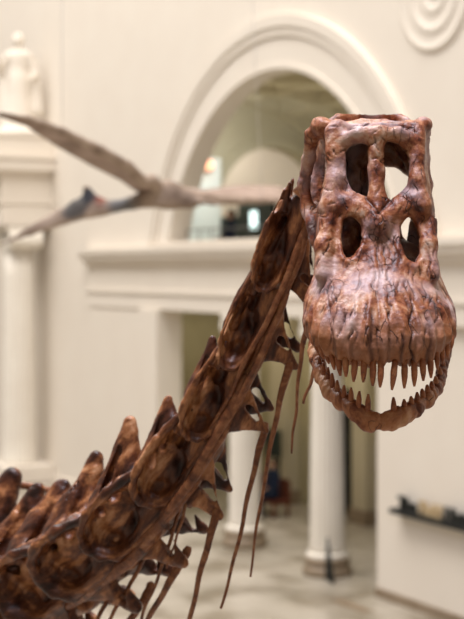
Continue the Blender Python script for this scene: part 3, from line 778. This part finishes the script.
    F.chain([A(418, 130, 70), A(417, 155, 58), A(418, 180, 48), A(422, 205, 38)], [8, 7.5, 8, 9], k=7)
    F.chain([A(342, 140, 58), A(358, 134, 52), A(378, 133, 50), A(398, 134, 54), A(414, 142, 60)], [6, 7, 7, 7, 6], k=7)
    F.chain([A(376, 138, 50), A(376, 170, 46), A(377, 200, 36), A(378, 225, 20)], [7.5, 7.3, 7.8, 9], k=7)
    F.chain([A(330, 124, 128), A(341, 118.5, 140), A(358, 117, 150), A(376, 116.5, 152), A(394, 117, 148), A(407, 121, 134)], [6, 7, 7, 7, 6.5, 5], k=4)
    F.chain([A(344, 124, 105), A(362, 122, 112), A(384, 122, 112), A(402, 124, 100)], [3.5, 4, 4, 3], k=3)
    F.ell(A(374, 121, 128), (24, 7, 4), 3, 'sub')
    # diagonal struts of the face
    F.chain([A(328, 210, 40), A(345, 203, 40), A(362, 209, 34), A(377, 222, 26)], [9, 7, 8, 10], k=9)
    F.chain([A(423, 207, 42), A(411, 203, 40), A(395, 211, 34), A(380, 222, 26)], [8, 8, 8, 10], k=9)
    F.chain([A(327, 222, 34), A(324, 245, 24), A(322, 275, 12)], [8, 8, 8], k=8)
    F.chain([A(431, 222, 38), A(430, 245, 28), A(432, 275, 14)], [6, 7, 8], k=8)
    # groove where the nasal bar meets the muzzle
    for a, b_ in ((A(366, 198, 30), A(378, 213, 16)), (A(391, 201, 30), A(378, 213, 16))): F.cap(a, b_, 2.2, 1.8, k=2.5, mode='sub')
    # braincase and palate struts inside
    F.chain([A(356, 140, 165), A(357, 175, 150), A(352, 210, 150), A(345, 250, 140)], [14, 9, 12, 14], k=8)
    F.chain([A(366, 150, 150), A(372, 200, 150), A(366, 255, 140)], [7, 5, 8], k=5)
    F.chain([A(400, 142, 150), A(412, 165, 150), A(420, 200, 155), A(414, 250, 140)], [10, 6, 8, 9], k=6)
    F.chain([A(340, 168, 110), A(344, 190, 105), A(352, 205, 100)], [4, 3, 4], k=4)
    F.chain([A(400, 246, 110), A(408, 250, 100), A(420, 252, 96)], [9, 8, 7], k=6)
    # lower edge lobes where the tooth row sits
    V, Q, N = F.mesh(5)
    s = 1+V[:, 1]/FPX; px = (V[:, 0]+146)/s+CXP; pyv = HOR-V[:, 2]/s
    ramp = np.clip((pyv-282)/45, 0, 1)*(V[:, 1] < 90); dsp = np.zeros(len(V))
    ang = np.arctan2(V[:, 0]-3, -(V[:, 1]-55))           # bearing round the muzzle
    wob = .035*vnoise(V/14)
    st = np.zeros(len(V))  # darker tone laid into furrows, cracks and sutures
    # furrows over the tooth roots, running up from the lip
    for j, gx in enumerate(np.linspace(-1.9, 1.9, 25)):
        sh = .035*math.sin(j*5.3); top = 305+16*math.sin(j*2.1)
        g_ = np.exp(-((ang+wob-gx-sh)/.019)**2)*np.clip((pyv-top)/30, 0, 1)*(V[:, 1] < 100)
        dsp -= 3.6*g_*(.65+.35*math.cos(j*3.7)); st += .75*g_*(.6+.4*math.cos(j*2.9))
    dsp += 2.0*np.cos((ang+wob)*2*math.pi/.1583)*ramp
    dsp += (.8*vnoise(V/10)+.3*vnoise(V/4.2+9)+.8*vnoise(V/22+3))
    # long drying cracks running down the muzzle
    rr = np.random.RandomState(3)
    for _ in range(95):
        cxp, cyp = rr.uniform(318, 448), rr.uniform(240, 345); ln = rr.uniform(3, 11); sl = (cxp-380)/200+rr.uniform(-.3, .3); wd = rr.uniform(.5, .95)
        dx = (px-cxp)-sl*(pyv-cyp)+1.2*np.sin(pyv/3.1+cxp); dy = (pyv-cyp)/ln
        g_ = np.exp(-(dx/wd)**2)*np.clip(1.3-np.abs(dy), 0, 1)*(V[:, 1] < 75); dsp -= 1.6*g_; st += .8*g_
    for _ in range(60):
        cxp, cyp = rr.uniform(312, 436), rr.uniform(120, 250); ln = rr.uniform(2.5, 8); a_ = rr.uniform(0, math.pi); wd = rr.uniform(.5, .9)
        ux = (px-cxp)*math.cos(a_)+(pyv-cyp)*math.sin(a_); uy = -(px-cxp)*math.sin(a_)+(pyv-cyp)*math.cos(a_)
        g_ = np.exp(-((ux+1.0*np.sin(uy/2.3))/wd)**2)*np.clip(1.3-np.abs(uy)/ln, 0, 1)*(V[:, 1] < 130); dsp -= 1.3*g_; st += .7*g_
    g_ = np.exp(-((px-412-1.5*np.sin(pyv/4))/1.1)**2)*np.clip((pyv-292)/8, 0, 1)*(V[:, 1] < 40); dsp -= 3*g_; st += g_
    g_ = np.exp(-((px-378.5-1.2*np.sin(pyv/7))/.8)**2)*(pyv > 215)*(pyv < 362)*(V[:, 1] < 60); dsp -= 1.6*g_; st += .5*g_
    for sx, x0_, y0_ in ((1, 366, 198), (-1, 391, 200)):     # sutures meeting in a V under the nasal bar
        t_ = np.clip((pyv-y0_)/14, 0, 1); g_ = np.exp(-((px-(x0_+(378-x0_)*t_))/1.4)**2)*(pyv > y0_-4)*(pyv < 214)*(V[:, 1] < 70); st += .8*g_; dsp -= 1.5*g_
    V = V+N*dsp[:, None]
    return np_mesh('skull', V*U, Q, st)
BB = (RT, FW, UP)
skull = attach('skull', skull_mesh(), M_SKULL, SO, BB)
tag(skull, 'long skull with four large openings and a grooved muzzle')

# lower jaw: a horseshoe rising to the hinges behind
JP = [(326, 298, 135), (318, 330, 112), (316, 352, 84), (321, 374, 50), (330, 390, 20), (342, 401, -4), (356, 412, -20), (378, 423, -30),
      (400, 416.5, -22), (415, 409, -6), (427, 400, 14), (436, 389, 42), (442, 374, 70), (446, 352, 96), (444, 328, 118), (436, 298, 135)]
JR = [9, 9, 9, 9, 9, 9, 10, 9.5, 10.5, 9, 7.5, 7, 7, 7, 7.5, 8]
def jaw_mesh():
    F = Field((-85, -60, -185), (95, 165, 0), 1.5)
    q = [A(*p) for p in JP]
    for i in range(len(q)-1): F.cap(q[i], q[i+1], JR[i], JR[i+1], k=4, sq=(1.12, 1.35, 1))
    F.ell(A(378, 435, -34), (4, 12, 5), 4, 'sub'); F.ell(A(378, 402, -26), (5, 14, 7), 5, 'sub')
    F.ell(A(367, 423, -27), (9, 8, 8), 5); F.ell(A(390, 423, -27), (9, 8, 8), 5)
    V, Q, N = F.mesh(2)
    ang = np.arctan2(V[:, 0], -(V[:, 1]-70))
    d = .9*vnoise(V/8)+.5*vnoise(V/3.7+5)+1.2*vnoise(V/18+1)
    for gx in np.linspace(-1.7, 1.7, 17): d -= 1.4*np.exp(-((ang-gx)/.025)**2)*(V[:, 2] > -150)
    V = V+N*d[:, None]
    return np_mesh('lower_jaw', V*U, Q)
jaw = attach('lower_jaw', jaw_mesh(), M_JAW, SO, BB)
tag(jaw, 'open horseshoe-shaped lower jaw')
def tooth(parent, root, tip, r, seed):
    """slightly curved pencil-like tooth; root and tip in skull units"""
    a = Vector(root)*U; b_ = Vector(tip)*U; bow = Vector((0, -1, 0))*(b_-a).length*.07
    pts = []; rad = []
    for i in range(9):
        t = i/8; pts.append(a.lerp(b_, t)+bow*math.sin(math.pi*t)); rad.append(r*U*(1.02+.12*math.sin(math.pi*t))*(1-.62*max(0, (t-.35)/.65)**2.4))
    me = tube_mesh(pts, rad, 'tooth', 12, 1.0, Vector((0, 1, 0)), .03, seed)
    o = link('tooth', me, parent, M_TOOTH); return o
# upper teeth: (root px, root py, tip px, tip py), depth follows the lip
UT = [(311,333,314,346), (315,337,318.5,354), (319,341,324,359.5), (324,345,329,364), (330,349,334.5,370), (337,352,340.5,376), (345,354,346,377), (355,357,353.5,382),
      (364,358,363.3,382.5), (373,359,372.5,386), (381,360,380,387.5), (395,360,391.8,390), (404.5,359,404.2,388.5), (414,357,414.3,386.5), (422,354,423.3,381),
      (429.5,350,431,378), (436,346,437.5,370), (441.5,341,442.5,364), (447,338,447.5,358), (452,334,450.5,350)]
def lipdepth(px):
    x = (px-381)/80; x = max(-.995, min(.995, x)); return 28-78*math.sqrt(1-x*x)
for i, (rx, ry, tx, ty) in enumerate(UT):
    Y = lipdepth(rx)
    tooth(skull, A(rx, ry, Y+10), A(tx, ty, Y+4), 2.9 if 4 < i < 16 else 2.6, i)
LT = [(317,366,317,349), (320,374,319.5,356), (324,381,323.5,362), (328,387,328,367), (333,392,332,373), (338,397,337,380), (344,401,344,385), (351,405,351,387.5), (358,408,359.5,391), (367.5,411,368.3,394),
      (393.5,413,393.5,397), (404.5,409,404,399), (411.5,405,411,396), (417.5,402,417,392), (423,397,422,388.5), (428,393,427,384.5), (432,388,431.5,381), (436,383,435.5,376), (440,376,439.5,367), (443,367,442.5,357)]
def jawdepth(px):
    q = JP[2:14]; xs = [p[0] for p in q]; return float(np.interp(px, xs, [p[2] for p in q]))
for i, (rx, ry, tx, ty) in enumerate(LT):
    Y = jawdepth(rx)
    tooth(jaw, A(rx, ry+3, Y-1), A(tx, ty, Y-3), 2.6, 40+i)

# ------------------------------------------------------------------ neck
ND = [(345, 175, 3.98), (303, 205, 4.02), (275, 288, 4.10), (243, 365, 4.18), (210, 434, 4.28), (168, 498, 4.40), (124, 546, 4.56), (84, 578, 4.76), (48, 600, 4.98), (12, 618, 5.2), (-30, 634, 5.45), (-75, 650, 5.75)]
HP = [20, 25, 28, 32, 38, 46, 52, 56, 60, 62, 62]       # apparent half height of each vertebra
TIPS = [None, (298, 200), (258, 263), (212, 341), (168, 400), (131, 424), (96, 459), (64, 486), (38, 490), (12, 478), (-30, 470)]
LOBE = [None, (312, 318), (295, 366), (267, 428), (217, 516), (189, 553), (153, 588), (116, 612), (75, 640), (35, 660), (-10, 670)]
def near(px, py):
    """depth and half height (metres) of the neck beside an apparent point"""
    best = None
    for i in range(len(ND)-1):
        x0, y0, d0 = ND[i]; x1, y1, d1 = ND[i+1]; ex, ey = x1-x0, y1-y0
        t = max(0, min(1, ((px-x0)*ex+(py-y0)*ey)/(ex*ex+ey*ey))); q = (px-x0-ex*t)**2+(py-y0-ey*t)**2
        if best is None or q < best[0]:
            h = HP[i]+(HP[min(i+1, 10)]-HP[i])*t; d = d0+(d1-d0)*t; best = (q, d, h*d/FPX)
    return best[1], best[2]
def vertebra(k):
    a_ = P(*ND[k+1]); b_ = P(*ND[k])              # posterior, anterior
    ax = (b_-a_); Ln = ax.length; ax.normalize()
    lt = (-FW-.15*RT); lt = (lt-lt.dot(ax)*ax).normalized()      # towards the viewer's side
    dr = lt.cross(ax)
    dm = (ND[k][2]+ND[k+1][2])/2; H = HP[k]*dm/FPX
    B = (ax, dr, lt)                              # right-handed
    def loc(p):
        q = p-a_; return Vector((q.dot(ax), q.dot(dr), q.dot(lt)))
    vox = max(.0040, H*.034)
    F = Field((-Ln*.5, -H*2.7, -H*1.25), (Ln*1.4, H*3.2, H*1.25), vox)
    g = lambda s, v, w_: (s*Ln, v*H, w_*H)
    kk = H*.12; low = max(0, min(1, (k-2)/3))
    # solid block: centrum, arch and flaring flanks
    F.cap(g(-.02, .0, 0), g(1.02, .02, 0), .48*H, .44*H, k=kk)
    F.cap(g(.16, .42, 0), g(.92, .50, 0), .62*H, .44*H, k=.2*H)
    for w_ in (-1, 1):
        # flanks swell out to carry the rims, then the great hollow is scooped from them
        F.chain([g(.10, -.05, .44*w_), g(.02, .42, .48*w_), g(.22, .88, .38*w_), g(.80, .86, .30*w_)], [.24*H, .24*H, .24*H, .22*H], k=.2*H)
        F.cap(g(.14, -.12, .46*w_), g(.95, -.18, .42*w_), .15*H, .13*H, k=.12*H)
        F.ell(g(.44, .44, .82*w_), (.38*Ln, .56*H, .75*H), .04*H, 'sub')
        F.ell(g(.82, .56, .76*w_), (.27*Ln, .34*H, .60*H), .04*H, 'sub')
        F.cap(g(.20, .98, .35*w_), g(.26, 1.0, .78*w_), .14*H, .09*H, k=.06*H, sq=(.45, 1, 1)); F.cap(g(.62, .98, .3*w_), g(.66, 1.0, .64*w_), .13*H, .09*H, k=.06*H, sq=(.45, 1, 1))
        F.cap(g(.02, .6, .45*w_), g(.0, .62, .84*w_), .16*H, .09*H, k=.06*H, sq=(1, .6, 1))
        # thin lit blade of the rear and upper rim
        F.chain([g(.34, -.16, .58*w_), g(.14, -.10, .68*w_), g(.01, .15, .78*w_), g(-.02, .48, .84*w_), g(.08, .84, .84*w_), g(.34, 1.04, .78*w_), g(.72, 1.02, .64*w_), g(1.12, .84, .46*w_)],
                [.06*H, .07*H, .075*H, .075*H, .075*H, .075*H, .08*H, .09*H], k=.10*H)
        F.ell(g(.34, .16, .16*w_), (.12*Ln, .20*H, .22*H), .10*H)      # pale swelling in the floor of the hollow
        F.ell(g(.74, .50, .14*w_), (.10*Ln, .16*H, .12*H), .04*H, 'sub')
        # zygapophyses lapping over the next vertebra
        F.cap(g(.9, .62, .3*w_), g(1.20, .74, .36*w_), .16*H, .10*H, k=kk); F.cap(g(.2, .85, .25*w_), g(-.08, 1.05, .30*w_), .20*H, .14*H, k=kk)
    # neural spine: broad pyramid with hollowed faces
    if TIPS[k]:
        tip = loc(P(TIPS[k][0], TIPS[k][1], dm)); b0 = Vector(g(.40, .72, 0)); hgt = (tip-b0).length
        tw_ = (.17, .15)[k > 3]*H
        F.cap(b0, tip, (.56+.10*low)*H, tw_*.95, k=.12*H, sq=(.78, 1, 1.4))
        F.cap(Vector(g(.74, .70, 0)), b0.lerp(tip, .92), .20*H, .10*H, k=.1*H, sq=(1, 1, 1.2))
        for w_ in (-1, 1):
            F.cap(Vector(g(.0, .92, .25*w_)), b0.lerp(tip, .96), .15*H, .10*H, k=.08*H)
            F.cap(Vector(g(.36, .92, .44*w_)), b0.lerp(tip, .97)+Vector((0, 0, .04*H*w_)), .10*H, .09*H, k=.08*H)
            for ds in (.17, -.20):
                c_ = b0.lerp(tip, .45)+Vector((ds*H*1.5, 0, .40*H*w_))
                F.cap(b0.lerp(tip, .16)+Vector((ds*H*1.6, 0, .50*H*w_)), b0.lerp(tip, .80)+Vector((ds*H*.6, 0, .24*H*w_)), .16*H, .06*H, k=.06*H, mode='sub')
    # ventral lobes carrying the ribs: triangular plates with a window near the tip
    if LOBE[k]:
        lb = loc(P(LOBE[k][0], LOBE[k][1], dm-.45*H))
        F.cap(g(.2, -.2, 0), g(.9, -.2, 0), .30*H, .30*H, k=.12*H)
        for w_ in (1, -1):
            e = Vector((lb.x, lb.y, .45*H)) if w_ == 1 else Vector((lb.x+.10*Ln, lb.y*.86, -.5*H))
            A0 = Vector(g(.98, -.12, .40*w_)); A1 = Vector(g(.16, -.16, .42*w_))
            for i in range(8):
                u = i/7; s0 = A0.lerp(A1, u); mid = s0.lerp(e, .55)+(A0.lerp(A1, .5)-s0)*.16
                F.chain([s0, mid, e], [.17*H, .14*H, .08*H], k=.10*H, sq=(1, 1, 1.9))
            F.cap(e, e+(e-A0.lerp(A1, .5)).normalized()*.05*H, .11*H, .09*H, k=.06*H)
            m = A0.lerp(A1, .35).lerp(e, .60)
            F.cap(m+Vector((.16*H, .16*H, 0)), m+Vector((-.02*H, -.16*H, 0)), .17*H, .08*H, k=.04*H, mode='sub', sq=(1, 1, .3))
            F.ell(tuple(A0.lerp(A1, .62).lerp(e, .35)+Vector((0, 0, .34*H*w_))), (.20*Ln, .22*H, .22*H), .06*H, 'sub')
    V, Q, N = F.mesh(1)
    st = V/H*np.array([.55, 1.2, 1.2])
    d = .06*vnoise(st*1.6+k*3)+.022*vnoise(st*4+k)+.012*vnoise(st*9+k)
    V = V+N*(d*H)[:, None]
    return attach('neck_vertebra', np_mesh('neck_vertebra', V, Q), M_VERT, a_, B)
for k in range(1, 11): vertebra(k)
# short first vertebra that plugs into the back of the skull
pts = [P(306, 205, 4.0), P(322, 190, 4.0), P(345, 178, 3.96), P(362, 172, 3.92)]
attach('first_neck_vertebra', tube_mesh(pts, [.055, .05, .06, .05], 'first_neck_vertebra', 16, jitter=.06), M_VERT, (0, 0, 0))

# ribs: long thin shafts; polylines through places in the hall
def rib(pp, r0, r1, n=26, flat=.8, seed=0, lab=None):
    q = spline(pp, n); pts = [P(*[float(c) for c in p]) for p in q]
    pts = [p+(RT*math.sin(i*.9+seed)+UP*math.cos(i*.7+seed))*.0016 for i, p in enumerate(pts)]
    rad = [(r0+(r1-r0)*(i/(n-1))**.8)*(.35+.65*min(1, i/3+.3)) for i in range(n)]
    o = pts[0].copy()
    me = tube_mesh([p-o for p in pts], rad, 'neck_rib', 10, flat, None, .05, seed)
    return attach('neck_rib', me, M_RIB, o)
NEAR = [  # bundle of rib shafts streaming back along the near side
 [(313, 196), (303, 247), (284, 298), (262, 342), (241, 385), (222, 424)],
 [(307, 222), (293, 262), (273, 310), (250, 352), (226, 402), (205, 440), (188, 468)],
 [(296, 250), (284, 300), (268, 338), (247, 384), (222, 428), (196, 468), (170, 502)],
 [(272, 330), (258, 362), (238, 402), (212, 444), (186, 484), (156, 519), (130, 546)],
 [(246, 374), (234, 402), (212, 442), (190, 480), (160, 517), (124, 554), (98, 576)],
 [(230, 418), (210, 452), (186, 488), (158, 524), (122, 560), (86, 588), (58, 610)],
 [(200, 470), (180, 500), (152, 534), (118, 566), (78, 596), (40, 622)],
 [(160, 525), (138, 552), (110, 576), (74, 602), (40, 626), (5, 648)],
 [(118, 565), (100, 582), (66, 606), (30, 630), (-10, 655)]]
for i, pp in enumerate(NEAR):
    q = []
    for j, (x, y) in enumerate(pp):
        d, h = near(x, y); u = j/(len(pp)-1)
        q.append((x, y, d-h*(.50+.30*math.sin(math.pi*min(1, u*1.3)))-.004*(i % 3)))
    r = near(*pp[1])[1]*.15
    rib(q, r*1.1, r*.45, 34, .75, i)
HANG = [  # free rib ends hanging below the neck; the first point sits on a lobe of the vertebra with that index
 (None, [(333, 306, 4.0), (325, 335, 4.0), (314, 372, 4.0), (303, 404, 4.0)], .008, .0040),
 (1, [(311, 300, 3.98), (306, 330, 3.99), (300, 365, 4.0), (296, 410, 4.02), (291, 453, 4.04)], .0105, .0038),
 (2, [(294, 358, 4.1), (286, 376, 4.1), (278, 410, 4.12), (269, 455, 4.15), (258, 520, 4.2), (250, 576, 4.25)], .0150, .0038),
 (3, [(267, 422, 4.3), (260, 446, 4.3), (249, 492, 4.33), (236, 552, 4.38), (221, 608, 4.42)], .0135, .0045),
 (4, [(217, 508, 4.5), (211, 534, 4.5), (200, 574, 4.53), (190, 620, 4.58), (184, 650, 4.6)], .0140, .007),
 (5, [(189, 547, 4.8), (180, 564, 4.8), (166, 588, 4.82), (148, 620, 4.9), (135, 645, 4.95)], .0155, .008),
 (None, [(185, 490, 4.35), (172, 535, 4.4), (157, 580, 4.45), (142, 616, 4.5), (138, 640, 4.5)], .007, .005),
 (None, [(196, 462, 4.3), (182, 520, 4.33), (166, 568, 4.4)], .007, .0035),
 (6, [(153, 582, 5.1), (142, 602, 5.1), (124, 630, 5.15)], .0155, .010),
 (None, [(128, 550, 4.6), (113, 590, 4.6), (96, 622, 4.6), (90, 640, 4.65)], .009, .006),
 (None, [(158, 530, 4.5), (130, 585, 4.55), (104, 628, 4.6)], .008, .006)]
for i, (k, pp, r0, r1) in enumerate(HANG):
    if k:
        dm = (ND[k][2]+ND[k+1][2])/2; dd = dm-.45*HP[k]*dm/FPX-pp[0][2]
        pp = [(x, y, z+dd) for x, y, z in pp]
    rib(pp, r0, r1, 28, .8, 20+i)
rib([(12, 484, 5.45), (30, 487, 5.4), (48, 490, 5.35), (60, 494, 5.25)], .016, .012, 16, .8, 60)
